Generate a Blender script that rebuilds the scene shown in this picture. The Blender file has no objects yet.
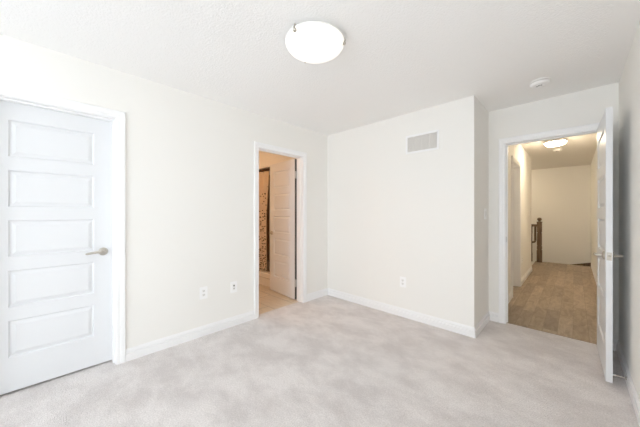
import bpy, bmesh, math, random
from mathutils import Vector, Matrix
PI = math.pi
random.seed(7)
S = bpy.context.scene
C = S.collection

# ------------------------------------------------------------------ camera
CX, CY, CH, YAW, FPX = 2.728, -2.981, 1.2565, 0.7696, 262.7
cam_d = bpy.data.cameras.new('camera'); cam = bpy.data.objects.new('camera', cam_d); C.objects.link(cam)
cam_d.sensor_width = 36.0; cam_d.lens = FPX / 640 * 36.0; cam_d.shift_y = -0.00116
cam_d.clip_start = 0.02; cam_d.clip_end = 100
cam.location = (CX, CY, CH); cam.rotation_euler = (PI / 2, 0, YAW)
S.camera = cam

# ------------------------------------------------------------------ world, daylight, exposure
LAMP_W, HALL_W, BATH_W, STAIR_FILL_W = 0.45, 48.0, 28.0, 31.0
W = bpy.data.worlds.new('sky'); S.world = W; W.use_nodes = True
bg = W.node_tree.nodes['Background']
bg.inputs[0].default_value = (0.86, 0.935, 1.0, 1); bg.inputs[1].default_value = 5.9
pd = bpy.data.lights.new('window_portal', 'AREA'); pd.shape = 'RECTANGLE'; pd.size = 1.95; pd.size_y = 2.0
pd.cycles.is_portal = True
po = bpy.data.objects.new('window_portal', pd); C.objects.link(po)
po.location = (1.85, -5.94, 1.325); po.rotation_euler = (PI / 2, 0, 0)
p2d = pd.copy(); p2d.name = 'added_window_portal'; p2d.size = 2.1; p2o = bpy.data.objects.new('added_window_portal', p2d); C.objects.link(p2o)  # sampling portal of the added side window
p2o.location = (-.14, -4.575, 1.325); p2o.rotation_euler = (PI / 2, 0, -PI / 2)   # -Z of the light looks along +y, into the room
S.view_settings.view_transform = 'Standard'; S.view_settings.look = 'None'
S.view_settings.gamma = 1; S.view_settings.use_curve_mapping = False
S.view_settings.exposure = 0.34
try:
    S.cycles.max_bounces = 24; S.cycles.diffuse_bounces = 20; S.cycles.transparent_max_bounces = 12
except Exception: pass

# ------------------------------------------------------------------ materials
def srgb(r, g, b):
    f = lambda c: (c / 255 / 12.92) if c / 255 <= .04045 else ((c / 255 + .055) / 1.055) ** 2.4
    return (f(r), f(g), f(b), 1)

def mat(name, col, rough=.5, metal=0, bump=0, bscale=200, spec=.5):
    m = bpy.data.materials.new(name); m.use_nodes = True
    nt = m.node_tree; b = nt.nodes['Principled BSDF']
    b.inputs['Base Color'].default_value = col; b.inputs['Roughness'].default_value = rough
    b.inputs['Metallic'].default_value = metal; b.inputs['Specular IOR Level'].default_value = spec
    # every material has a procedural grain
    tc = nt.nodes.new('ShaderNodeTexCoord'); n = nt.nodes.new('ShaderNodeTexNoise')
    n.inputs['Scale'].default_value = bscale; n.inputs['Detail'].default_value = 3
    nt.links.new(tc.outputs['Object'], n.inputs['Vector'])
    bp = nt.nodes.new('ShaderNodeBump'); bp.inputs['Strength'].default_value = bump; bp.inputs['Distance'].default_value = .002
    nt.links.new(n.outputs['Fac'], bp.inputs['Height']); nt.links.new(bp.outputs['Normal'], b.inputs['Normal'])
    return m

M = {}
M['wall'] = mat('painted wall', (0.862, 0.851, 0.822, 1), .75, bump=.12, bscale=260, spec=.25)
M['trim'] = mat('white trim paint', (0.885, 0.885, 0.89, 1), .35, bump=.03, bscale=120)
M['door'] = mat('white door paint', (0.755, 0.767, 0.785, 1), .38, bump=.05, bscale=180)
M['nickel'] = mat('brushed nickel', (0.54, 0.505, 0.45, 1), .28, 1, bump=.05, bscale=400)
M['steel'] = mat('grey hinge steel', (0.50, 0.49, 0.47, 1), .5, .5, bump=.05, bscale=400)
M['plastic'] = mat('white plastic', (0.92, 0.92, 0.92, 1), .35, bump=.02)
M['plastic_ivory'] = mat('off white plastic', (0.84, 0.83, 0.81, 1), .4, bump=.02)
M['dark'] = mat('dark socket hole', (0.03, 0.03, 0.03, 1), .6, bump=.02)
M['grille'] = mat('grey grille paint', (0.82, 0.80, 0.77, 1), .5, bump=.03)
M['duct'] = mat('duct interior', (0.50, 0.49, 0.47, 1), .7, bump=.03)
M['rubber'] = mat('white rubber', (0.75, 0.75, 0.74, 1), .7, bump=.05)
M['porcelain'] = mat('tub enamel', (0.80, 0.78, 0.74, 1), .2, bump=.01)
M['rod'] = mat('bronze rod', (0.16, 0.10, 0.06, 1), .35, 1, bump=.02)
M['edge'] = mat('door gap shade', (0.10, 0.095, 0.09, 1), .7, bump=.05)  # dark tone for the shaded gap beside the bathroom door
M['frame'] = mat('window vinyl', (0.80, 0.80, 0.80, 1), .4, bump=.02)

def ceiling_mat():
    """stippled ceiling with a smooth margin along the bedroom walls"""
    m = mat('stippled ceiling', (0.92, 0.918, 0.912, 1), .9, spec=.1)
    nt = m.node_tree; L = nt.links
    n = [x for x in nt.nodes if x.type == 'TEX_NOISE'][0]; bp = [x for x in nt.nodes if x.type == 'BUMP'][0]
    n.inputs['Scale'].default_value = 85; n.inputs['Detail'].default_value = 4; bp.inputs['Distance'].default_value = .006
    tc = [x for x in nt.nodes if x.type == 'TEX_COORD'][0]
    sx = nt.nodes.new('ShaderNodeSeparateXYZ'); L.new(tc.outputs['Object'], sx.inputs[0])
    def rng(out, lo, hi):
        a = nt.nodes.new('ShaderNodeMath'); a.operation = 'GREATER_THAN'; a.inputs[1].default_value = lo; L.new(out, a.inputs[0])
        b = nt.nodes.new('ShaderNodeMath'); b.operation = 'LESS_THAN'; b.inputs[1].default_value = hi; L.new(out, b.inputs[0])
        c = nt.nodes.new('ShaderNodeMath'); c.operation = 'MULTIPLY'; L.new(a.outputs[0], c.inputs[0]); L.new(b.outputs[0], c.inputs[1])
        return c.outputs[0]
    def mul(a, b, op='MULTIPLY'):
        c = nt.nodes.new('ShaderNodeMath'); c.operation = op; L.new(a, c.inputs[0]); L.new(b, c.inputs[1]); return c.outputs[0]
    main = mul(rng(sx.outputs[0], .13, 2.89), rng(sx.outputs[1], -5.6, -.13))
    alc = mul(rng(sx.outputs[0], 2.13, 2.89), rng(sx.outputs[1], -.2, .49))
    allm = mul(main, alc, 'MAXIMUM')
    k = nt.nodes.new('ShaderNodeMath'); k.operation = 'MULTIPLY'; k.inputs[1].default_value = .55
    L.new(allm, k.inputs[0]); L.new(k.outputs[0], bp.inputs['Strength'])
    return m
M['ceiling'] = ceiling_mat()
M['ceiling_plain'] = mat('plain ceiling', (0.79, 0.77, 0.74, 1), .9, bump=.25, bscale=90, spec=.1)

def carpet_mat():
    m = mat('cut pile carpet', (1, 1, 1, 1), 1.0, spec=.05)
    nt = m.node_tree; L = nt.links; b = nt.nodes['Principled BSDF']
    tc = [x for x in nt.nodes if x.type == 'TEX_COORD'][0]
    mp = nt.nodes.new('ShaderNodeMapping'); mp.inputs['Rotation'].default_value = (0, 0, .5); mp.inputs['Scale'].default_value = (1.0, 1.35, 1)
    L.new(tc.outputs['Object'], mp.inputs[0])
    n1 = nt.nodes.new('ShaderNodeTexNoise'); n1.inputs['Scale'].default_value = 2.6; n1.inputs['Detail'].default_value = 9; n1.inputs['Roughness'].default_value = .68; n1.inputs['Distortion'].default_value = .15
    L.new(mp.outputs[0], n1.inputs['Vector'])
    n2 = nt.nodes.new('ShaderNodeTexNoise'); n2.inputs['Scale'].default_value = 110; n2.inputs['Detail'].default_value = 4; n2.inputs['Roughness'].default_value = .7
    L.new(tc.outputs['Object'], n2.inputs['Vector'])
    r1 = nt.nodes.new('ShaderNodeValToRGB')
    r1.color_ramp.elements[0].position = .40; r1.color_ramp.elements[0].color = (0.69, 0.645, 0.63, 1)
    r1.color_ramp.elements[1].position = .60; r1.color_ramp.elements[1].color = (0.85, 0.81, 0.795, 1)
    L.new(n1.outputs['Fac'], r1.inputs[0])
    r2 = nt.nodes.new('ShaderNodeValToRGB')
    r2.color_ramp.elements[0].position = .35; r2.color_ramp.elements[0].color = (0.76, 0.75, 0.745, 1)
    r2.color_ramp.elements[1].position = .65; r2.color_ramp.elements[1].color = (1, 1, 1, 1)
    L.new(n2.outputs['Fac'], r2.inputs[0])
    mx = nt.nodes.new('ShaderNodeMix'); mx.data_type = 'RGBA'; mx.blend_type = 'MULTIPLY'; mx.inputs[0].default_value = 1
    L.new(r1.outputs[0], mx.inputs[6]); L.new(r2.outputs[0], mx.inputs[7]); L.new(mx.outputs[2], b.inputs['Base Color'])
    n = [x for x in nt.nodes if x.type == 'TEX_NOISE'][0]; n.inputs['Scale'].default_value = 160
    bp = [x for x in nt.nodes if x.type == 'BUMP'][0]; bp.inputs['Strength'].default_value = .7; bp.inputs['Distance'].default_value = .008
    b.inputs['Sheen Weight'].default_value = .25; b.inputs['Sheen Roughness'].default_value = .6
    return m
M['carpet'] = carpet_mat()

def brick_mat(name, c1, c2, mortar, bw, rh, ms, rot, rough, grain):
    m = mat(name, c1, rough, bump=.08, bscale=60)
    nt = m.node_tree; L = nt.links; b = nt.nodes['Principled BSDF']
    tc = [x for x in nt.nodes if x.type == 'TEX_COORD'][0]
    mp = nt.nodes.new('ShaderNodeMapping'); mp.inputs['Rotation'].default_value = (0, 0, rot); L.new(tc.outputs['Object'], mp.inputs[0])
    bk = nt.nodes.new('ShaderNodeTexBrick'); L.new(mp.outputs[0], bk.inputs['Vector'])
    bk.inputs['Color1'].default_value = c1; bk.inputs['Color2'].default_value = c2; bk.inputs['Mortar'].default_value = mortar
    bk.inputs['Scale'].default_value = 1; bk.inputs['Brick Width'].default_value = bw; bk.inputs['Row Height'].default_value = rh
    bk.inputs['Mortar Size'].default_value = ms; bk.inputs['Bias'].default_value = 0; bk.offset = .37
    mp2 = nt.nodes.new('ShaderNodeMapping'); mp2.inputs['Rotation'].default_value = (0, 0, rot); mp2.inputs['Scale'].default_value = (2.5, 16, 1)
    L.new(tc.outputs['Object'], mp2.inputs[0])
    n = nt.nodes.new('ShaderNodeTexNoise'); n.inputs['Scale'].default_value = 1.6; n.inputs['Detail'].default_value = 6; n.inputs['Distortion'].default_value = 1.2
    L.new(mp2.outputs[0], n.inputs['Vector'])
    r = nt.nodes.new('ShaderNodeValToRGB'); r.color_ramp.elements[0].position = .3; r.color_ramp.elements[1].position = .7
    g = 1 - grain; r.color_ramp.elements[0].color = (g, g, g, 1); r.color_ramp.elements[1].color = (1, 1, 1, 1)
    L.new(n.outputs['Fac'], r.inputs[0])
    mx = nt.nodes.new('ShaderNodeMix'); mx.data_type = 'RGBA'; mx.blend_type = 'MULTIPLY'; mx.inputs[0].default_value = 1
    L.new(bk.outputs['Color'], mx.inputs[6]); L.new(r.outputs[0], mx.inputs[7]); L.new(mx.outputs[2], b.inputs['Base Color'])
    return m
def plank_mat():
    """floor boards running along y: every row starts at its own offset, every board has its own tone"""
    m = mat('brown plank floor', (1, 1, 1, 1), .42, bump=.08, bscale=60)
    nt = m.node_tree; L = nt.links; b = nt.nodes['Principled BSDF']
    tc = [x for x in nt.nodes if x.type == 'TEX_COORD'][0]
    sx = nt.nodes.new('ShaderNodeSeparateXYZ'); L.new(tc.outputs['Object'], sx.inputs[0])
    def mth(op, a, v=None):
        n = nt.nodes.new('ShaderNodeMath'); n.operation = op
        L.new(a, n.inputs[0])
        if v is not None:
            if isinstance(v, (int, float)): n.inputs[1].default_value = v
            else: L.new(v, n.inputs[1])
        return n.outputs[0]
    xr = mth('DIVIDE', sx.outputs[0], .118); row = mth('FLOOR', xr)
    wn = nt.nodes.new('ShaderNodeTexWhiteNoise'); wn.noise_dimensions = '1D'; L.new(row, wn.inputs['W'])
    yy = mth('DIVIDE', mth('ADD', sx.outputs[1], mth('MULTIPLY', wn.outputs['Value'], 5.0)), .78); pl = mth('FLOOR', yy)
    cb = nt.nodes.new('ShaderNodeCombineXYZ'); L.new(row, cb.inputs[0]); L.new(pl, cb.inputs[1])
    w2 = nt.nodes.new('ShaderNodeTexWhiteNoise'); w2.noise_dimensions = '2D'; L.new(cb.outputs[0], w2.inputs['Vector'])
    r = nt.nodes.new('ShaderNodeValToRGB'); e = r.color_ramp.elements
    e[0].color = (0.35, 0.275, 0.20, 1); e[1].color = (0.50, 0.40, 0.30, 1)
    x = e.new(.5); x.color = (0.43, 0.335, 0.235, 1)
    L.new(w2.outputs['Value'], r.inputs[0])
    # grain stretched along the board, shifted per board
    ad = nt.nodes.new('ShaderNodeVectorMath'); ad.operation = 'ADD'; L.new(tc.outputs['Object'], ad.inputs[0])
    sc = nt.nodes.new('ShaderNodeVectorMath'); sc.operation = 'SCALE'; sc.inputs['Scale'].default_value = 7; L.new(w2.outputs['Color'], sc.inputs[0]); L.new(sc.outputs[0], ad.inputs[1])
    mp = nt.nodes.new('ShaderNodeMapping'); mp.inputs['Scale'].default_value = (14, 3.2, 1); L.new(ad.outputs[0], mp.inputs[0])
    n = nt.nodes.new('ShaderNodeTexNoise'); n.inputs['Scale'].default_value = 1.3; n.inputs['Detail'].default_value = 7; n.inputs['Roughness'].default_value = .65; n.inputs['Distortion'].default_value = 1.0
    L.new(mp.outputs[0], n.inputs['Vector'])
    g = nt.nodes.new('ShaderNodeValToRGB'); g.color_ramp.elements[0].position = .34; g.color_ramp.elements[1].position = .66
    g.color_ramp.elements[0].color = (.62, .60, .58, 1); g.color_ramp.elements[1].color = (1, 1, 1, 1); L.new(n.outputs['Fac'], g.inputs[0])
    mx = nt.nodes.new('ShaderNodeMix'); mx.data_type = 'RGBA'; mx.blend_type = 'MULTIPLY'; mx.inputs[0].default_value = 1
    L.new(r.outputs[0], mx.inputs[6]); L.new(g.outputs[0], mx.inputs[7])
    # thin dark seams
    fx = mth('FRACT', xr); fy = mth('FRACT', yy)
    sm = mth('MAXIMUM', mth('LESS_THAN', fx, .022), mth('LESS_THAN', fy, .004))
    m2 = nt.nodes.new('ShaderNodeMix'); m2.data_type = 'RGBA'; L.new(mth('MULTIPLY', sm, .5), m2.inputs[0]); L.new(mx.outputs[2], m2.inputs[6]); m2.inputs[7].default_value = (.10, .07, .045, 1)
    L.new(m2.outputs[2], b.inputs['Base Color'])
    return m
M['planks'] = plank_mat()
M['tiles'] = brick_mat('beige floor tile', (0.80, 0.70, 0.56, 1), (0.70, 0.60, 0.47, 1), (0.40, 0.34, 0.27, 1), .62, .31, .004, 0, .35, .15)
M['walltile'] = brick_mat('tan wall tile', (0.66, 0.46, 0.29, 1), (0.60, 0.42, 0.26, 1), (0.38, 0.28, 0.19, 1), .4, .25, .004, 0, .3, .1)

def wood_mat():
    m = mat('stained oak', (0.1, .06, .03, 1), .35, bump=.1, bscale=90)
    nt = m.node_tree; L = nt.links; b = nt.nodes['Principled BSDF']
    tc = [x for x in nt.nodes if x.type == 'TEX_COORD'][0]
    mp = nt.nodes.new('ShaderNodeMapping'); mp.inputs['Scale'].default_value = (30, 30, 3); L.new(tc.outputs['Object'], mp.inputs[0])
    n = nt.nodes.new('ShaderNodeTexNoise'); n.inputs['Scale'].default_value = 1.5; n.inputs['Detail'].default_value = 5; L.new(mp.outputs[0], n.inputs['Vector'])
    r = nt.nodes.new('ShaderNodeValToRGB'); r.color_ramp.elements[0].position = .35; r.color_ramp.elements[1].position = .7
    r.color_ramp.elements[0].color = (0.085, 0.050, 0.024, 1); r.color_ramp.elements[1].color = (0.21, 0.13, 0.065, 1)
    L.new(n.outputs['Fac'], r.inputs[0]); L.new(r.outputs[0], b.inputs['Base Color'])
    return m
M['wood'] = wood_mat()

def curtain_mat():
    """cream cloth printed with brown pebbles, sparse at the top and crowded at the hem"""
    m = mat('pebble print curtain', (1, 1, 1, 1), .8, bump=.1, bscale=300)
    nt = m.node_tree; L = nt.links; b = nt.nodes['Principled BSDF']
    tc = [x for x in nt.nodes if x.type == 'TEX_COORD'][0]
    sx = nt.nodes.new('ShaderNodeSeparateXYZ'); L.new(tc.outputs['Object'], sx.inputs[0])
    cb = nt.nodes.new('ShaderNodeCombineXYZ'); L.new(sx.outputs[0], cb.inputs[0]); L.new(sx.outputs[2], cb.inputs[1])
    v = nt.nodes.new('ShaderNodeTexVoronoi'); v.inputs['Scale'].default_value = 34; v.inputs['Randomness'].default_value = .8
    v.voronoi_dimensions = '2D'; L.new(cb.outputs[0], v.inputs['Vector'])
    lt = nt.nodes.new('ShaderNodeMath'); lt.operation = 'LESS_THAN'; lt.inputs[1].default_value = .35; L.new(v.outputs['Distance'], lt.inputs[0])
    sc = nt.nodes.new('ShaderNodeSeparateColor'); L.new(v.outputs['Color'], sc.inputs[0])
    mr = nt.nodes.new('ShaderNodeMapRange'); mr.inputs[1].default_value = .25; mr.inputs[2].default_value = 1.75; mr.inputs[3].default_value = .95; mr.inputs[4].default_value = 0
    L.new(sx.outputs[2], mr.inputs[0])
    l2 = nt.nodes.new('ShaderNodeMath'); l2.operation = 'LESS_THAN'; L.new(sc.outputs[0], l2.inputs[0]); L.new(mr.outputs[0], l2.inputs[1])
    mu = nt.nodes.new('ShaderNodeMath'); mu.operation = 'MULTIPLY'; L.new(lt.outputs[0], mu.inputs[0]); L.new(l2.outputs[0], mu.inputs[1])
    r = nt.nodes.new('ShaderNodeValToRGB'); r.color_ramp.interpolation = 'CONSTANT'
    e = r.color_ramp.elements; e[0].color = (0.03, 0.02, 0.015, 1); e[1].position = .5; e[1].color = (0.20, 0.11, 0.06, 1)
    x = e.new(.75); x.color = (0.30, 0.22, 0.15, 1)
    L.new(sc.outputs[1], r.inputs[0])
    mx = nt.nodes.new('ShaderNodeMix'); mx.data_type = 'RGBA'; L.new(mu.outputs[0], mx.inputs[0])
    mx.inputs[6].default_value = (0.66, 0.53, 0.39, 1); L.new(r.outputs[0], mx.inputs[7]); L.new(mx.outputs[2], b.inputs['Base Color'])
    return m
M['curtain'] = curtain_mat()

def glow_mat(name, col, strength):
    m = mat(name, (0.8, 0.78, 0.74, 1), .3, bump=.01)
    b = m.node_tree.nodes['Principled BSDF']
    b.inputs['Emission Color'].default_value = col; b.inputs['Emission Strength'].default_value = strength
    return m
def glass_mat():
    m = bpy.data.materials.new('window glass'); m.use_nodes = True
    nt = m.node_tree; nt.nodes.remove(nt.nodes['Principled BSDF'])
    t = nt.nodes.new('ShaderNodeBsdfTransparent'); g = nt.nodes.new('ShaderNodeBsdfGlossy'); g.inputs['Roughness'].default_value = .02
    mx = nt.nodes.new('ShaderNodeMixShader'); lw = nt.nodes.new('ShaderNodeFresnel'); lw.inputs[0].default_value = 1.3
    nt.links.new(lw.outputs[0], mx.inputs[0]); nt.links.new(t.outputs[0], mx.inputs[1]); nt.links.new(g.outputs[0], mx.inputs[2])
    nt.links.new(mx.outputs[0], nt.nodes['Material Output'].inputs[0])
    return m
M['glass'] = glass_mat()

# ------------------------------------------------------------------ mesh helpers
def obj(name, bm, m, parent=None, smooth=False, loc=None, rot=None):
    bmesh.ops.recalc_face_normals(bm, faces=bm.faces)
    me = bpy.data.meshes.new(name); bm.to_mesh(me); bm.free()
    me.materials.append(M[m] if isinstance(m, str) else m)
    if smooth:
        for p in me.polygons: p.use_smooth = True
        try: me.set_sharp_from_angle(angle=math.radians(40))
        except Exception: pass
    o = bpy.data.objects.new(name, me); C.objects.link(o)
    if parent: o.parent = parent
    if loc: o.location = loc
    if rot: o.rotation_euler = rot
    return o
def tag(o, label, cat, group=None, kind=None):
    o['label'] = label
    if cat: o['category'] = cat
    if group: o['group'] = group
    if kind: o['kind'] = kind
    return o
def struct(name, bm, m, label=None, cat=None, **k):
    o = obj(name, bm, m, **k); o['kind'] = 'structure'
    if label: o['label'] = label
    if cat: o['category'] = cat
    return o
def thing(name, label, cat, loc=(0, 0, 0), rot=(0, 0, 0), group=None):
    o = bpy.data.objects.new(name, None); C.objects.link(o); o.location = loc; o.rotation_euler = rot
    o.empty_display_size = .05
    return tag(o, label, cat, group)
def box(bm, x0, x1, y0, y1, z0, z1, bev=0):
    r = bmesh.ops.create_cube(bm, size=1)
    for v in r['verts']:
        v.co = Vector((x0 + (v.co.x + .5) * (x1 - x0), y0 + (v.co.y + .5) * (y1 - y0), z0 + (v.co.z + .5) * (z1 - z0)))
    if bev:
        es = {e for v in r['verts'] for e in v.link_edges}
        bmesh.ops.bevel(bm, geom=list(es), offset=bev, segments=2, affect='EDGES')
    return bm
def boxes(*bs, bev=0):
    bm = bmesh.new()
    for b in bs: box(bm, *b, bev=bev)
    return bm
def lathe(prof, n=40, bm=None, axis='z', center=(0, 0, 0)):
    """prof: (radius, height) pairs; radius 0 closes the end"""
    bm = bm or bmesh.new(); rings = []
    c = Vector(center)
    def P(r, h, a):
        p = (r * math.cos(a), r * math.sin(a), h)
        if axis == 'x': p = (p[2], p[0], p[1])
        if axis == 'y': p = (p[1], p[2], p[0])
        return c + Vector(p)
    for r, h in prof:
        if r < 1e-6: rings.append([bm.verts.new(P(0, h, 0))])
        else: rings.append([bm.verts.new(P(r, h, 2 * PI * k / n)) for k in range(n)])
    for a, b in zip(rings, rings[1:]):
        for k in range(n):
            k2 = (k + 1) % n
            if len(a) == 1 and len(b) == 1: continue
            if len(a) == 1: bm.faces.new((a[0], b[k], b[k2]))
            elif len(b) == 1: bm.faces.new((a[k], b[0], a[k2]))
            else: bm.faces.new((a[k], b[k], b[k2], a[k2]))
    for r in (rings[0], rings[-1]):
        if len(r) > 1: bm.faces.new(r)
    return bm
def tube(pts, rad, n=12, bm=None, flat=1.0, up=Vector((0, 0, 1))):
    """tube along points; rad a number or a list; flat squashes it along 'up'"""
    bm = bm or bmesh.new(); pts = [Vector(p) for p in pts]; rings = []
    for i, p in enumerate(pts):
        d = (pts[min(i + 1, len(pts) - 1)] - pts[max(i - 1, 0)]).normalized()
        u = up if abs(d.dot(up)) < .95 else Vector((1, 0, 0))
        s = d.cross(u).normalized(); t = s.cross(d).normalized()
        r = rad[i] if isinstance(rad, (list, tuple)) else rad
        rings.append([bm.verts.new(p + s * r * math.cos(2 * PI * k / n) + t * r * flat * math.sin(2 * PI * k / n)) for k in range(n)])
    for a, b in zip(rings, rings[1:]):
        for k in range(n): bm.faces.new((a[k], a[(k + 1) % n], b[(k + 1) % n], b[k]))
    bm.faces.new(rings[0]); bm.faces.new(rings[-1])
    return bm
def loft(sections):
    bm = bmesh.new(); rs = [[bm.verts.new(p) for p in s] for s in sections]; n = len(rs[0])
    for a, b in zip(rs, rs[1:]):
        for k in range(n): bm.faces.new((a[k], a[(k + 1) % n], b[(k + 1) % n], b[k]))
    bm.faces.new(rs[0]); bm.faces.new(rs[-1])
    return bm

# ------------------------------------------------------------------ dimensions
H = 2.44
XR = 3.016                     # right wall
XS, YD = 2.002, 0.617          # return wall, door wall
YF = -5.80                     # window wall behind the camera
T = .12
HX = 2.056                     # hall left wall
HE = 6.30                      # hall end wall
D1 = (-3.303, -2.598); D2 = (-1.225, -.515); D3 = (2.170, 2.912); D4 = (1.85, 2.585)
ADDED_WIN = (-5.60, -3.55, .35, 2.30)   # unseen side window added for light, lo/hi along the left wall, sill, head
DH = 2.035                     # door opening height
# ------------------------------------------------------------------ setting: floors, ceilings, walls
FB, SW = -.12, 5.82
struct('floor', boxes((-.07, XR + T, YF - T, .665, FB, 0)), 'carpet', 'pale greyish pink cut pile carpet of the bedroom', 'floor')
struct('floor_hall', boxes((1.0, XR + T, .665, 4.30, FB, -.002), (HX - .06, XR + T, 4.30, SW, FB, -.002)), 'planks', 'brown plank floor of the hallway', 'floor')
struct('floor_bathroom', boxes((-2.7, -.07, -2.45, .6, FB, -.002)), 'tiles', 'beige tiled floor of the bathroom', 'floor')
struct('floor_closet', boxes((-.9, -.07, -3.52, -2.45, FB, -.001)), 'carpet', 'carpet behind the closed door', 'floor')
struct('ceiling', boxes((0, XR, YF, YD + .06, H, H + .1)), 'ceiling', 'white stippled bedroom ceiling with smooth margin', 'ceiling')
struct('ceiling_hall', boxes((.8, XR + T, YD + .06, HE + T, H, H + .1)), 'ceiling_plain', 'hallway ceiling', 'ceiling')
struct('ceiling_bathroom', boxes((-2.7, 0, -3.52, .8, H, H + .1), (-T, 0, YF - T, -3.52, H, H + .1), (0, .8, .06, HE, H, H + .1)), 'ceiling_plain', 'bathroom ceiling', 'ceiling')

def wall_with_openings(axis, p0, p1, a0, a1, openings, z0=0, z1=H):
    """wall slab between p0..p1 (its thickness) running a0..a1, with (lo, hi, bottom, top) holes"""
    bm = bmesh.new()
    def put(u0, u1, zz0, zz1):
        if u1 - u0 < 1e-4 or zz1 - zz0 < 1e-4: return
        if axis == 'x': box(bm, p0, p1, u0, u1, zz0, zz1)
        else: box(bm, u0, u1, p0, p1, zz0, zz1)
    c = a0
    for lo, hi, b, t in sorted(openings):
        put(c, lo, z0, z1); put(lo, hi, z0, b); put(lo, hi, t, z1); c = hi
    put(c, a1, z0, z1)
    return bm
J = .018                      # jamb board thickness
def op(d, h=DH): return (d[0] - J, d[1] + J, 0, h + J)
struct('wall_left', wall_with_openings('x', -T, 0, YF, T, [ADDED_WIN, op(D1), op(D2)], 0), 'wall', 'cream wall with the closed door and the bathroom doorway', 'wall')
struct('wall_back', boxes((0, XS, 0, T, 0, H), (XS - T, XS, T, YD + T, 0, H)), 'wall', 'cream wall with the return air grille and its outside corner', 'wall')
struct('wall_doorway', wall_with_openings('y', YD, YD + T, XS, XR, [op(D3)]), 'wall', 'cream wall around the doorway to the hallway', 'wall')
struct('wall_right', boxes((XR, XR + T, YF, HE + T, -2.8, H)), 'wall', 'cream wall beside the open door', 'wall')
WIN = (.90, 2.80, .35, 2.30)
struct('wall_window', wall_with_openings('y', YF - T, YF, -T, XR + T, [WIN]), 'wall', 'window wall behind the viewer', 'wall')
struct('wall_hall_left', wall_with_openings('x', HX - T, HX, YD + T, 4.30, [op(D4)]), 'wall', 'left wall of the hallway', 'wall')
struct('wall_hall_end', boxes((.8, XR, HE, HE + T, -2.8, H), (.8, 1.0, YD + T, HE, -2.8, H), (1.0, HX - T, 4.18, 4.30, -2.8, H), (HX - T, XR, 4.18, 4.30, -2.8, FB)), 'wall', 'far wall at the end of the hallway', 'wall')
struct('wall_bathroom', boxes((-2.7, -2.6, -2.45, .8, 0, H), (-2.6, -T, -2.45, -2.35, 0, H), (-T, .8, .5, .6, 0, H), (-2.6, -T, .36, .46, 0, H),
                              (-2.6, -T, -.40, -.30, 2.032, H)), 'wall', 'bathroom wall above the shower', 'wall')
struct('wall_shower_end', boxes((-.75, -.65, -.30, .36, 0, H)), 'wall', 'end wall of the shower', 'wall')
struct('wall_shower_tile', boxes((-2.6, -.75, .345, .36, .2, 2.075)), 'walltile', 'tan tiled wall behind the shower curtain', 'wall')
struct('wall_closet', boxes((-.9, -.8, -3.52, -2.45, 0, H), (-.8, -T, -3.52, -3.42, 0, H)), 'wall', 'closet wall behind the closed door', 'wall')
struct('floor_stairwell', boxes((1.0, XR, 4.30, HE, -2.8, -2.7)), 'planks', 'floor at the bottom of the stairs', 'floor')

struct('wall_shower_tile_end', boxes((-.762, -.75, -.30, .345, .24, 2.075)), 'walltile', 'tan tiled end wall of the shower', 'wall')

# ------------------------------------------------------------------ baseboards
BPROF = [(0, 0), (.015, 0), (.015, .060), (.0140, .062), (.0045, .063), (.0045, .072), (.0115, .075), (.0105, .084), (.006, .096), (.004, .102), (0, .102)]
def baseboard(name, pts, side, label):
    """pts: plan polyline on the wall face; side +1 / -1 = room lies to the left / right of travel"""
    P = [Vector((x, y)) for x, y in pts]; secs = []
    for i, p in enumerate(P):
        ns = []
        for a, b in ((i - 1, i), (i, i + 1)):
            if a < 0 or b >= len(P): continue
            d = (P[b] - P[a]).normalized(); ns.append(Vector((-d.y, d.x)) * side)
        n = ns[0] if len(ns) == 1 else (ns[0] + ns[1]) / (1 + ns[0].dot(ns[1]))
        secs.append([(p.x + n.x * t, p.y + n.y * t, z) for t, z in BPROF])
    return struct(name, loft(secs), 'trim', label, 'baseboard')
CW = .066                     # casing width
baseboard('baseboard_left', [(0, D1[1] + CW), (0, D2[0] - CW)], -1, 'white baseboard between the closed door and the bathroom doorway')
baseboard('baseboard_back', [(0, D2[1] + CW), (0, 0), (XS, 0), (XS, YD), (D3[0] - CW, YD)], -1, 'white baseboard below the return air grille wall')
baseboard('baseboard_right', [(D3[1] + CW, YD), (XR, YD), (XR, YF), (-T + T, YF), (0, D1[0] - CW)], -1, 'white baseboard along the right wall')
baseboard('baseboard_hall_left', [(HX, YD + T), (HX, D4[0] - CW)], -1, 'white baseboard just inside the hallway')
baseboard('baseboard_hall_far', [(HX, D4[1] + CW), (HX, 4.30), (HX - .3, 4.30)], -1, 'white baseboard further down the hallway left wall')
baseboard('baseboard_hall_right', [(XR, SW), (XR, YD + T)], -1, 'white baseboard on the right wall of the hallway')

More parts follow.
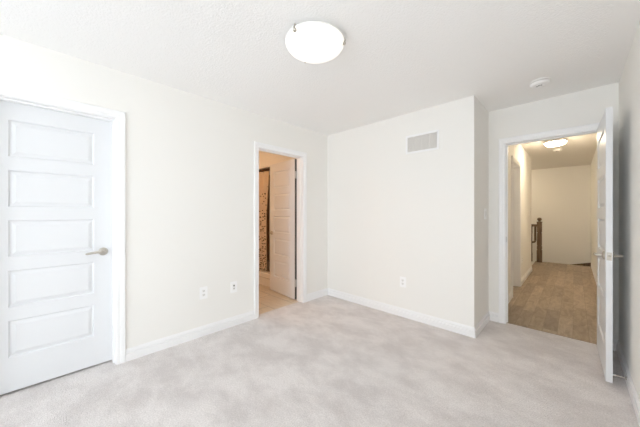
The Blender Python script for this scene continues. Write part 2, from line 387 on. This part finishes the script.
# ------------------------------------------------------------------ casings and jambs
CPROF = [(0.004, 0), (.004, .010), (.012, .0125), (.030, .0125), (.034, .016), (.050, .019), (.062, .019), (.066, .015), (.066, 0)]
def casing(name, lo, hi, top, f, label):
    """f maps (u along the wall, t out of the wall, z) to the world"""
    secs = [[f(lo - w, t, 0) for w, t in CPROF], [f(lo - w, t, top + w) for w, t in CPROF],
            [f(hi + w, t, top + w) for w, t in CPROF], [f(hi + w, t, 0) for w, t in CPROF]]
    bm = loft(secs)
    return bm, label, name
def doorframe(n, d, f_room, depth, stop0, stop1, label, both=None):
    """trim_n: casing on the room side (and the far side), with the jamb boards and stop as one frame"""
    bm = loft([[f_room(d[0] - w, t, 0) for w, t in CPROF], [f_room(d[0] - w, t, DH + w) for w, t in CPROF],
               [f_room(d[1] + w, t, DH + w) for w, t in CPROF], [f_room(d[1] + w, t, 0) for w, t in CPROF]])
    if both:
        b2 = [[f_room(d[0] - w, -depth - t, 0) for w, t in CPROF], [f_room(d[0] - w, -depth - t, DH + w) for w, t in CPROF],
              [f_room(d[1] + w, -depth - t, DH + w) for w, t in CPROF], [f_room(d[1] + w, -depth - t, 0) for w, t in CPROF]]
        rs = [[bm.verts.new(p) for p in s] for s in b2]; k = len(CPROF)
        for a, b in zip(rs, rs[1:]):
            for i in range(k): bm.faces.new((a[i], a[(i + 1) % k], b[(i + 1) % k], b[i]))
        bm.faces.new(rs[0]); bm.faces.new(rs[-1])
    def ab(u0, u1, t0, t1, z0, z1):
        a = f_room(u0, t0, z0); b = f_room(u1, t1, z1)
        lo_ = [min(a[i], b[i]) for i in range(3)]; hi_ = [max(a[i], b[i]) for i in range(3)]
        box(bm, lo_[0], hi_[0], lo_[1], hi_[1], lo_[2], hi_[2])
    ab(d[0] - J, d[0], -depth, 0, 0, DH); ab(d[1], d[1] + J, -depth, 0, 0, DH); ab(d[0] - J, d[1] + J, -depth, 0, DH, DH + J)
    s = .011
    ab(d[0], d[0] + s, -stop1, -stop0, 0, DH); ab(d[1] - s, d[1], -stop1, -stop0, 0, DH); ab(d[0] + s, d[1] - s, -stop1, -stop0, DH - s, DH)
    return struct('trim_%d' % n, bm, 'trim', label, 'door trim')
LX = lambda u, t, z: (t, u, z)                 # left wall face x=0, out = +x
DX = lambda u, t, z: (u, YD - t, z)            # door wall face, out = -y
HXF = lambda u, t, z: (HX + t, u, z)
doorframe(1, D1, LX, T, .045, .082, 'white casing around the closed door')
doorframe(2, D2, LX, T, .045, .082, 'white casing around the bathroom doorway', both=True)
doorframe(3, D3, DX, T, .040, .075, 'white casing around the hallway doorway', both=True)
doorframe(4, D4, HXF, T, .045, .082, 'white casing around the door inside the hallway')

# ------------------------------------------------------------------ doors
PT = [1.902, 1.553, 1.204, .855, .506]        # panel tops, measured from the floor
PHH = .256
LOOPS = [(0, 0), (.008, -.011), (.015, -.011), (.036, -.003)]
def leaf_mesh(W_, st=.123, z0=.014, z1=2.030, th=.035):
    """door slab, u 0..W_, t 0..th, five moulded panels on both faces"""
    bm = bmesh.new()
    def quad(ps): bm.faces.new([bm.verts.new(p) for p in ps])
    for face in (0, 1):
        def P(u, z, d):
            return (u, (0 - d) if face == 0 else (th + d), z)
        def rect(u0, u1, a, b): quad([P(u0, a, 0), P(u1, a, 0), P(u1, b, 0), P(u0, b, 0)])
        u0, u1 = st, W_ - st
        rect(0, u0, z0, z1); rect(u1, W_, z0, z1)
        edges = [z0]
        for t in reversed(PT): edges += [t - PHH, t]
        edges.append(z1)
        for i in range(0, len(edges), 2): rect(u0, u1, edges[i], edges[i + 1])
        for t in PT:
            b = t - PHH
            for (i0, d0), (i1, d1) in zip(LOOPS, LOOPS[1:]):
                o = [(u0 + i0, b + i0), (u1 - i0, b + i0), (u1 - i0, t - i0), (u0 + i0, t - i0)]
                n = [(u0 + i1, b + i1), (u1 - i1, b + i1), (u1 - i1, t - i1), (u0 + i1, t - i1)]
                for k in range(4):
                    k2 = (k + 1) % 4
                    quad([P(*o[k], d0), P(*o[k2], d0), P(*n[k2], d1), P(*n[k], d1)])
            i1, d1 = LOOPS[-1]
            quad([P(u0 + i1, b + i1, d1), P(u1 - i1, b + i1, d1), P(u1 - i1, t - i1, d1), P(u0 + i1, t - i1, d1)])
    for a in (0, W_): quad([(a, 0, z0), (a, th, z0), (a, th, z1), (a, 0, z1)])
    for z in (z0, z1): quad([(0, 0, z), (W_, 0, z), (W_, th, z), (0, th, z)])
    bmesh.ops.remove_doubles(bm, verts=bm.verts, dist=1e-5)
    return bm
def handle(parent, u, z, side, th, toward):
    """lever handle on one face of a leaf (side -1: t=0 face, +1: t=th face); toward = direction of the lever in u"""
    y0 = 0 if side < 0 else th
    s = side
    pts = [(u, y0 + s * .012, z), (u, y0 + s * .035, z), (u + toward * .004, y0 + s * .045, z), (u + toward * .018, y0 + s * .050, z),
           (u + toward * .045, y0 + s * .050, z + .002), (u + toward * .08, y0 + s * .048, z - .003), (u + toward * .105, y0 + s * .047, z - .007), (u + toward * .114, y0 + s * .046, z - .006)]
    h = obj('door_handle', tube(pts, [.010, .010, .0105, .0105, .0095, .0085, .008, .004], 12), 'nickel', parent, True)
    h['label'] = 'brushed nickel lever handle'
    prof = [(0, 0), (.032, 0), (.032, .005), (.028, .010), (.017, .013), (.013, .014), (0, .014)]
    obj('rose', lathe([(r, y0 + s * hh) for r, hh in prof], 32, axis='y', center=(u, 0, z)), 'nickel', h, True)
def hinge(parent, u, t, z, m='steel'):
    bm = lathe([(0, -.054), (.005, -.054), (.009, -.048), (.009, .048), (.005, .054), (0, .054)], 14, center=(u - .004, t, z))
    box(bm, -.0045, -.001, min(t, .004), max(t, .031), z - .046, z + .046)
    h = obj('hinge', bm, m, parent, True); h['label'] = 'grey metal hinge'
def door(n, W_, loc, rz, label, handles, hinges, latch=True, hu=None):
    d = struct('door_%d' % n, leaf_mesh(W_), 'door', label, 'door', loc=loc, rot=(0, 0, rz))
    u = W_ - .066
    for s in handles: handle(d, u, .936, s, .035, -1)
    if latch:
        bm = bmesh.new(); box(bm, W_ - .0006, W_ + .0012, .004, .031, .936 - .029, .936 + .029)
        lathe([(0, W_ + .001), (.009, W_ + .001), (.009, W_ + .006), (.005, W_ + .010), (0, W_ + .010)], 16, bm, 'x', (0, .0175, .936))
        l = obj('latch_plate', bm, 'nickel', d); l['label'] = 'brushed nickel latch plate on the door edge'
    for t, z in hinges: hinge(d, -.011, t, z)
    return d
# closed door on the left wall: hinge edge at D1[0], leaf runs along +y, room face at x = -.082
door(1, D1[1] - D1[0] - .006, (-.0825, D1[0] + .003, 0), PI / 2, 'closed white five-panel door on the left wall with lever handle', (-1,), [], False)
# bathroom door, swung into the bathroom
d2 = door(2, .690, (-.1405, -.501, 0), PI - math.radians(4.6), 'white five-panel bathroom door standing open into the bathroom', (1, -1), [(.026, 1.80), (.026, .25)])
o = obj('hinge_gap_shade', boxes((-.0012, .0004, .0005, .0345, .016, 2.028)), 'edge', d2); o['label'] = 'dark strip for the shaded gap on the hinge side'  # strip puts the shade between leaf and jamb into colour
# bedroom door, swung into the bedroom beside the right wall
door(3, .718, (2.878, YD - .024, 0), -PI / 2 + math.radians(1.2), 'white five-panel door standing open beside the right wall', (1, -1), [(.041, 1.80), (.041, 1.02), (.041, .25)])
door(4, D4[1] - D4[0] - .006, (HX - .0825, D4[0] + .003, 0), PI / 2, 'closed door inside the hallway', (), [], False)

# strike plate on the left jamb of the hallway doorway
o = struct('trim_5', boxes((D3[0] - .0004, D3[0] + .0015, YD + .004, YD + .032, .92, .985)), 'steel', 'grey strike plate on the hallway door jamb', 'strike plate')

# thresholds
struct('trim_6', boxes((D3[0], D3[1], .655, .690, -.001, .004)), 'planks', 'edge strip between carpet and planks', 'threshold')

# ------------------------------------------------------------------ window behind the viewer
bm = bmesh.new(); x0, x1, z0, z1 = WIN; yc0, yc1 = YF - .09, YF - .04
for b in ((x0, x1, z0, z0 + .05), (x0, x1, z1 - .05, z1), (x0, x0 + .05, z0, z1), (x1 - .05, x1, z0, z1), ((x0 + x1) / 2 - .03, (x0 + x1) / 2 + .03, z0, z1)):
    box(bm, b[0], b[1], yc0, yc1, b[2], b[3])
w = struct('window_1', bm, 'frame', 'bedroom window behind the viewer', 'window')
obj('pane', boxes((x0 + .04, x1 - .04, YF - .067, YF - .063, z0 + .04, z1 - .04)), 'glass', w)
obj('window_sill', boxes((x0 - .05, x1 + .05, YF - .04, YF + .03, z0 - .025, z0)), 'trim', w)

bm = bmesh.new(); u0, u1, z0, z1 = ADDED_WIN  # added window out of view, evens daylight onto the right wall
for b in ((u0, u1, z0, z0 + .05), (u0, u1, z1 - .05, z1), (u0, u0 + .05, z0, z1), (u1 - .05, u1, z0, z1), ((u0 + u1) / 2 - .03, (u0 + u1) / 2 + .03, z0, z1)):
    box(bm, -.09, -.04, b[0], b[1], b[2], b[3])
w = struct('added_window_2', bm, 'frame', 'unseen side window added to brighten the right wall', 'window')
obj('pane', boxes((-.067, -.063, u0 + .04, u1 - .04, z0 + .04, z1 - .04)), 'glass', w)  # pane of the added side window
obj('window_sill', boxes((-.04, .03, u0 - .05, u1 + .05, z0 - .025, z0)), 'trim', w)

# ------------------------------------------------------------------ ceiling lamps
def lamp(loc, R, dome, strength, col, label, mname, clip_angles, group=None):
    t = thing('ceiling_lamp', label, 'ceiling lamp', loc, group=group)
    obj('base_pan', lathe([(0, 0), (R * .80, 0), (R * .80, -.022), (R * .76, -.026), (0, -.026)], 48), 'plastic', t, True)
    pr = []
    for k in range(0, 15):
        a = PI / 2 * k / 14
        pr.append((R * math.cos(a), -.034 - dome * math.sin(a)))
    pr[-1] = (0, pr[-1][1])
    inner = [(max(0, r - .005 if r > .02 else 0), h + .005) for r, h in pr[::-1]]
    obj('glass_bowl', lathe([(R - .004, -.030)] + pr + [], 64), glow_mat(mname, col, strength), t, True)
    o = obj('rim', lathe([(R - .006, -.028), (R + .004, -.028), (R + .004, -.0345), (R - .006, -.0345)], 64), 'plastic_ivory', t, True)
    o['label'] = 'thin pale rim of the bowl'
    for a in clip_angles:
        c = Vector((math.cos(a), math.sin(a), 0)); n = Vector((-c.y, c.x, 0)); bm = bmesh.new()
        tube([c * (R - .03) + Vector((0, 0, -.012)), c * (R + .001) + Vector((0, 0, -.018)), c * (R + .005) + Vector((0, 0, -.032)), c * (R + .003) + Vector((0, 0, -.044)), c * (R - .006) + Vector((0, 0, -.056))], .006, 10, bm)
        lathe([(0, -.011), (.010, -.008), (.013, 0), (.010, .008), (0, .011)], 16, bm, 'z', tuple(c * (R - .001) + Vector((0, 0, -.050))))
        obj('clip', bm, 'nickel', t, True)
    return t
lamp((1.462, -1.724, H), .198, .078, LAMP_W, (1.0, .97, .92, 1), 'round glass bowl ceiling lamp lit on the bedroom ceiling', 'lit bowl bedroom', [math.radians(a) for a in (36, 156, 276)])
lamp((2.50, 2.80, H), .135, .058, HALL_W, (1.0, .83, .60, 1), 'round ceiling lamp lit in the hallway beyond the doorway', 'lit bowl hallway', [math.radians(a) for a in (-100, 20, 140)])
lamp((1.45, 5.35, H), .138, .080, STAIR_FILL_W, (1.0, .83, .60, 1), 'unseen ceiling lamp added over the stairs to light the hallway end', 'fill bowl stairs', [math.radians(a) for a in (-100, 20, 140)])  # added lamp hidden past the left wall, brightens the hall end wall
lamp((-1.25, -1.45, H), .165, .085, BATH_W, (1.0, .58, .28, 1), 'round ceiling lamp in the bathroom', 'lit bowl bathroom', [math.radians(a) for a in (-100, 20, 140)])

# ------------------------------------------------------------------ smoke alarms
def smoke(loc, R, label):
    t = thing('smoke_alarm', label, 'smoke alarm', loc)
    obj('base_plate', lathe([(0, 0), (R, 0), (R, -.007), (R - .003, -.010), (0, -.010)], 40), 'plastic_ivory', t, True)
    obj('cover', lathe([(0, -.010), (R * .82, -.010), (R * .82, -.017), (R * .97, -.0175), (R * .95, -.028), (R * .84, -.036), (R * .55, -.042), (R * .50, -.041), (R * .45, -.043), (0, -.045)], 40), 'plastic', t, True)
    obj('vent_slot', lathe([(0, -.0105), (R * .90, -.0105), (R * .90, -.0168), (0, -.0168)], 40), 'duct', t, True)
    bm = bmesh.new()
    for k in range(3):
        a = 3.6 + k * .8
        x, y = R * .30 * math.cos(a), R * .30 * math.sin(a)
        box(bm, x - .006, x + .006, y - .003, y + .003, -.0465, -.042)
    obj('sounder_slots', bm, 'dark', t)
    obj('test_button', lathe([(0, -.042), (.010, -.042), (.010, -.046), (.008, -.047), (0, -.047)], 20, center=(R * .35, R * .35, 0)), 'plastic_ivory', t, True)
smoke((2.505, .095, H), .074, 'white smoke alarm on the bedroom ceiling in front of the doorway')
smoke((2.50, 3.58, H), .068, 'white smoke alarm on the hallway ceiling behind the lamp')

# ------------------------------------------------------------------ return air grille
g = thing('air_grille', 'grey louvred return air grille with white frame high on wall', 'vent grille', (1.468, 0, 2.063))
w2, h2 = .192, .108
bm = bmesh.new(); fr = .022
for b in ((-w2, w2, -h2, -h2 + fr), (-w2, w2, h2 - fr, h2), (-w2, -w2 + fr, -h2 + fr, h2 - fr), (w2 - fr, w2, -h2 + fr, h2 - fr)):
    box(bm, b[0], b[1], -.009, 0, b[2], b[3], bev=.002)
obj('frame', bm, 'trim', g)
bm = bmesh.new(); n = 16
for k in range(n):
    z = -h2 + fr + (k + .5) * (2 * h2 - 2 * fr) / n
    vs = [bm.verts.new(p) for p in ((-w2 + fr, -.0075, z - .006), (w2 - fr, -.0075, z - .006), (w2 - fr, -.0015, z + .004), (-w2 + fr, -.0015, z + .004),
                                   (-w2 + fr, -.0065, z - .0068), (w2 - fr, -.0065, z - .0068), (w2 - fr, -.0008, z + .0034), (-w2 + fr, -.0008, z + .0034))]
    for f in ((0, 1, 2, 3), (7, 6, 5, 4), (0, 4, 5, 1), (2, 6, 7, 3), (0, 3, 7, 4), (1, 5, 6, 2)): bm.faces.new([vs[i] for i in f])
for x in (-.09, 0, .09): box(bm, x - .002, x + .002, -.0075, -.001, -h2 + fr, h2 - fr)
obj('louvres', bm, 'grille', g)
obj('backing', boxes((-w2 + .01, w2 - .01, -.0007, 0, -h2 + .01, h2 - .01)), 'duct', g)

# ------------------------------------------------------------------ wall plates (local: x along wall, -y out, z up)
def plate(name, label, cat, loc, rz, kind, w=.079, h=.124, group=None):
    t = thing(name, label, cat, loc, (0, 0, rz), group)
    obj('plate', boxes((-w / 2, w / 2, -.006, 0, -h / 2, h / 2), bev=.0022), 'plastic', t)
    if kind == 'duplex':
        for s in (-1, 1):
            r = obj('receptacle', boxes((-.0165, .0165, -.009, -.005, s * .020 - .0135, s * .020 + .0135), bev=.0025), 'plastic_ivory', t)
            bm = bmesh.new()
            for x in (-.0065, .0065): box(bm, x - .0012, x + .0012, -.0096, -.0085, s * .020 - .001, s * .020 + .007)
            lathe([(0, -.0096), (.0024, -.0096), (.0024, -.0085), (0, -.0085)], 12, bm, 'y', (0, 0, s * .020 - .007))
            obj('slots', bm, 'dark', r)
    elif kind == 'jacks':
        obj('insert', boxes((-.0165, .0165, -.0078, -.005, -.034, .034), bev=.0015), 'plastic_ivory', t)
        bm = lathe([(0, -.010), (.0085, -.010), (.0085, -.0075), (0, -.0075)], 20, None, 'y', (0, 0, .016))
        j = obj('coax_jack', bm, 'dark', t); j['label'] = 'dark round cable jack'
        k = obj('phone_jack', boxes((-.0085, .0085, -.0095, -.0075, -.022, -.008)), M['duct'], t); k['label'] = 'grey square phone jack'
    elif kind == 'switch':
        obj('rocker', boxes((-.0165, .0165, -.0095, -.005, -.033, .033), bev=.003), 'plastic_ivory', t)
RL = PI / 2      # plate on the left wall faces +x
plate('wall_outlet', 'white duplex wall outlet low on the left wall, left of the cable jack plate', 'outlet', (0, -1.880, .437), RL, 'duplex')
plate('jack_plate', 'white wall plate with dark cable jack beside the bathroom doorway', 'wall plate', (0, -1.548, .430), RL, 'jacks')
plate('wall_outlet', 'white wall outlet low on the wall below the air grille', 'outlet', (1.238, 0, .420), 0, 'duplex')
plate('light_switch', 'white light switch on the narrow return wall beside the doorway', 'switch', (XS, .45, 1.245), RL, 'switch')
plate('light_switch', 'white light switch on the hallway left wall', 'switch', (HX, 4.0, 1.262), RL, 'switch')
plate('wall_outlet', 'white wall outlet low on the hallway left wall', 'outlet', (HX, 2.86, .43), RL, 'duplex')

# ------------------------------------------------------------------ door stop on the right baseboard
t = thing('door_stop', 'metal door stop on the baseboard behind the open door', 'door stop', (XR - .013, -.042, .045))
obj('base', lathe([(0, 0), (.013, 0), (.013, -.004), (.008, -.008), (0, -.008)], 20, axis='x'), 'nickel', t, True)
obj('rod', lathe([(0, -.006), (.0045, -.006), (.0045, -.055), (0, -.055)], 14, axis='x'), 'nickel', t, True)
obj('tip', lathe([(0, -.053), (.008, -.053), (.009, -.060), (.007, -.068), (0, -.069)], 16, axis='x'), 'rubber', t, True)

# ------------------------------------------------------------------ stairs end of the hall
NX, NY = 2.085, 5.74
def sq(prof, cx, cy, bm=None):
    """square turned post: (half width, z) pairs"""
    secs = [[(cx - a, cy - a, z), (cx + a, cy - a, z), (cx + a, cy + a, z), (cx - a, cy + a, z)] for a, z in prof]
    return loft(secs)
t = thing('newel_post', 'dark stained wooden newel post with ball cap at stair top', 'newel post', (NX, NY, 0))
bm = sq([(.052, -.002), (.052, .30), (.044, .312), (.044, .322), (.049, .334), (.049, .40), (.043, .41), (.043, .42), (.048, .43),
         (.047, .735), (.041, .745), (.041, .757), (.049, .768), (.049, 1.00), (.044, 1.012)], 0, 0)
obj('shaft', bm, 'wood', t)
obj('cap', lathe([(0, 1.010), (.058, 1.010), (.060, 1.020), (.050, 1.030), (.026, 1.036), (.024, 1.046), (.038, 1.060), (.047, 1.082), (.045, 1.105), (.030, 1.124), (.012, 1.132), (0, 1.133)], 28), 'wood', t, True)
t = thing('stair_railing', 'dark wooden stair railing with curved drop beside the newel post', 'railing', (NX, NY, 0))
def rail_sec(c, d_up, d_side, w=.028, h=.030):
    return [c + d_side * a + d_up * b for a, b in ((-w, -h), (w, -h), (w * .8, 0), (w, h * .5), (w * .5, h), (-w * .5, h), (-w, h * .5), (-w * .8, 0))]
UP, SY, SXv = Vector((0, 0, 1)), Vector((0, 1, 0)), Vector((1, 0, 0))
obj('top_rail', loft([rail_sec(Vector((x, 0, .93)), UP, SY) for x in (-.0505, -.30)]), 'wood', t)
obj('baluster', sq([(.026, -.002), (.026, .20), (.021, .24), (.021, .70), (.026, .74), (.026, .905)], -.165, 0), 'wood', t)
pts = []
for k in range(9):
    a = PI / 2 * k / 8
    pts.append((-.085 - .05 * (1 - math.cos(a)) , .03, .545 - .05 * math.sin(a) ))
gp = [(-.085, .03, .905), (-.085, .03, .75)] + pts + [(-.20, .03, .475), (-.60, .03, .20)]
obj('curved_drop', tube(gp, .024, 12), 'wood', t, True)
struct('trim_7', boxes((HX - .06, XR, SW - .03, SW + .025, -.03, -.0005), bev=.008), 'planks', 'wooden nosing at the top of the stairs', 'stair nosing')
bm = loft([[(XR - .0, HE, .03), (XR - .0, HE - .016, .03), (XR, HE - .016, -.3), (XR, HE, -.3)], [(2.55, HE, -.09), (2.55, HE - .016, -.09), (2.55, HE - .016, -.42), (2.55, HE, -.42)]])
struct('trim_8', bm, 'wood', 'dark wooden skirt board of the stairs below the hallway end wall', 'stair skirt')

# ------------------------------------------------------------------ bathroom
bm = bmesh.new()
X0, X1, Y0, Y1, Z = -2.595, -.765, -.385, .335, .225
# tub shell: apron, rim and a basin sunk in it
ring = lambda ix, iy, z: [(X0 + ix, Y0 + iy, z), (X1 - ix, Y0 + iy, z), (X1 - ix, Y1 - iy, z), (X0 + ix, Y1 - iy, z)]
secs = [ring(0, 0, -.002), ring(0, 0, .13), ring(-.0, -.022, .145), ring(0, -.022, Z - .01), ring(.008, -.012, Z), ring(.06, .07, Z), ring(.075, .085, Z - .02), ring(.14, .15, .06)]
rs = [[bm.verts.new(p) for p in s] for s in secs]
for a, b in zip(rs, rs[1:]):
    for k in range(4): bm.faces.new((a[k], a[(k + 1) % 4], b[(k + 1) % 4], b[k]))
bm.faces.new(rs[0]); bm.faces.new(rs[-1])
tag(obj('bathtub', bm, 'porcelain'), 'low white tub edge below the pebble print curtain', 'bathtub')
bm = tube([(-2.6, -.345, 2.00), (-.75, -.345, 2.00)], .012, 14)
tag(obj('curtain_rod', bm, 'rod', smooth=True), 'dark shower curtain rod across the bathroom', 'curtain rod')
bm = bmesh.new(); nx, nz = 160, 24; g2 = []
for i in range(nx + 1):
    col = []
    for j in range(nz + 1):
        v = j / nz; z = .235 + v * (1.988 - .235)
        xe = -1.125 + .07 * max(0, (v - .55) / .45)
        u = i / nx; x = -2.5 + u * (xe + 2.5)
        amp = .022 + .006 * math.sin(3 * v)
        y = -.335 + (.008 * (1 - v)) + amp * math.sin(u * 60 + .6 * math.sin(4 * v)) * (.8 + .2 * math.sin(u * 17))
        col.append(bm.verts.new((x, y, z)))
    g2.append(col)
for i in range(nx):
    for j in range(nz): bm.faces.new((g2[i][j], g2[i + 1][j], g2[i + 1][j + 1], g2[i][j + 1]))
o = obj('shower_curtain', bm, 'curtain', smooth=True)
sm = o.modifiers.new('thickness', 'SOLIDIFY'); sm.thickness = .002
tag(o, 'cream shower curtain printed with dark pebbles in the bathroom', 'shower curtain')
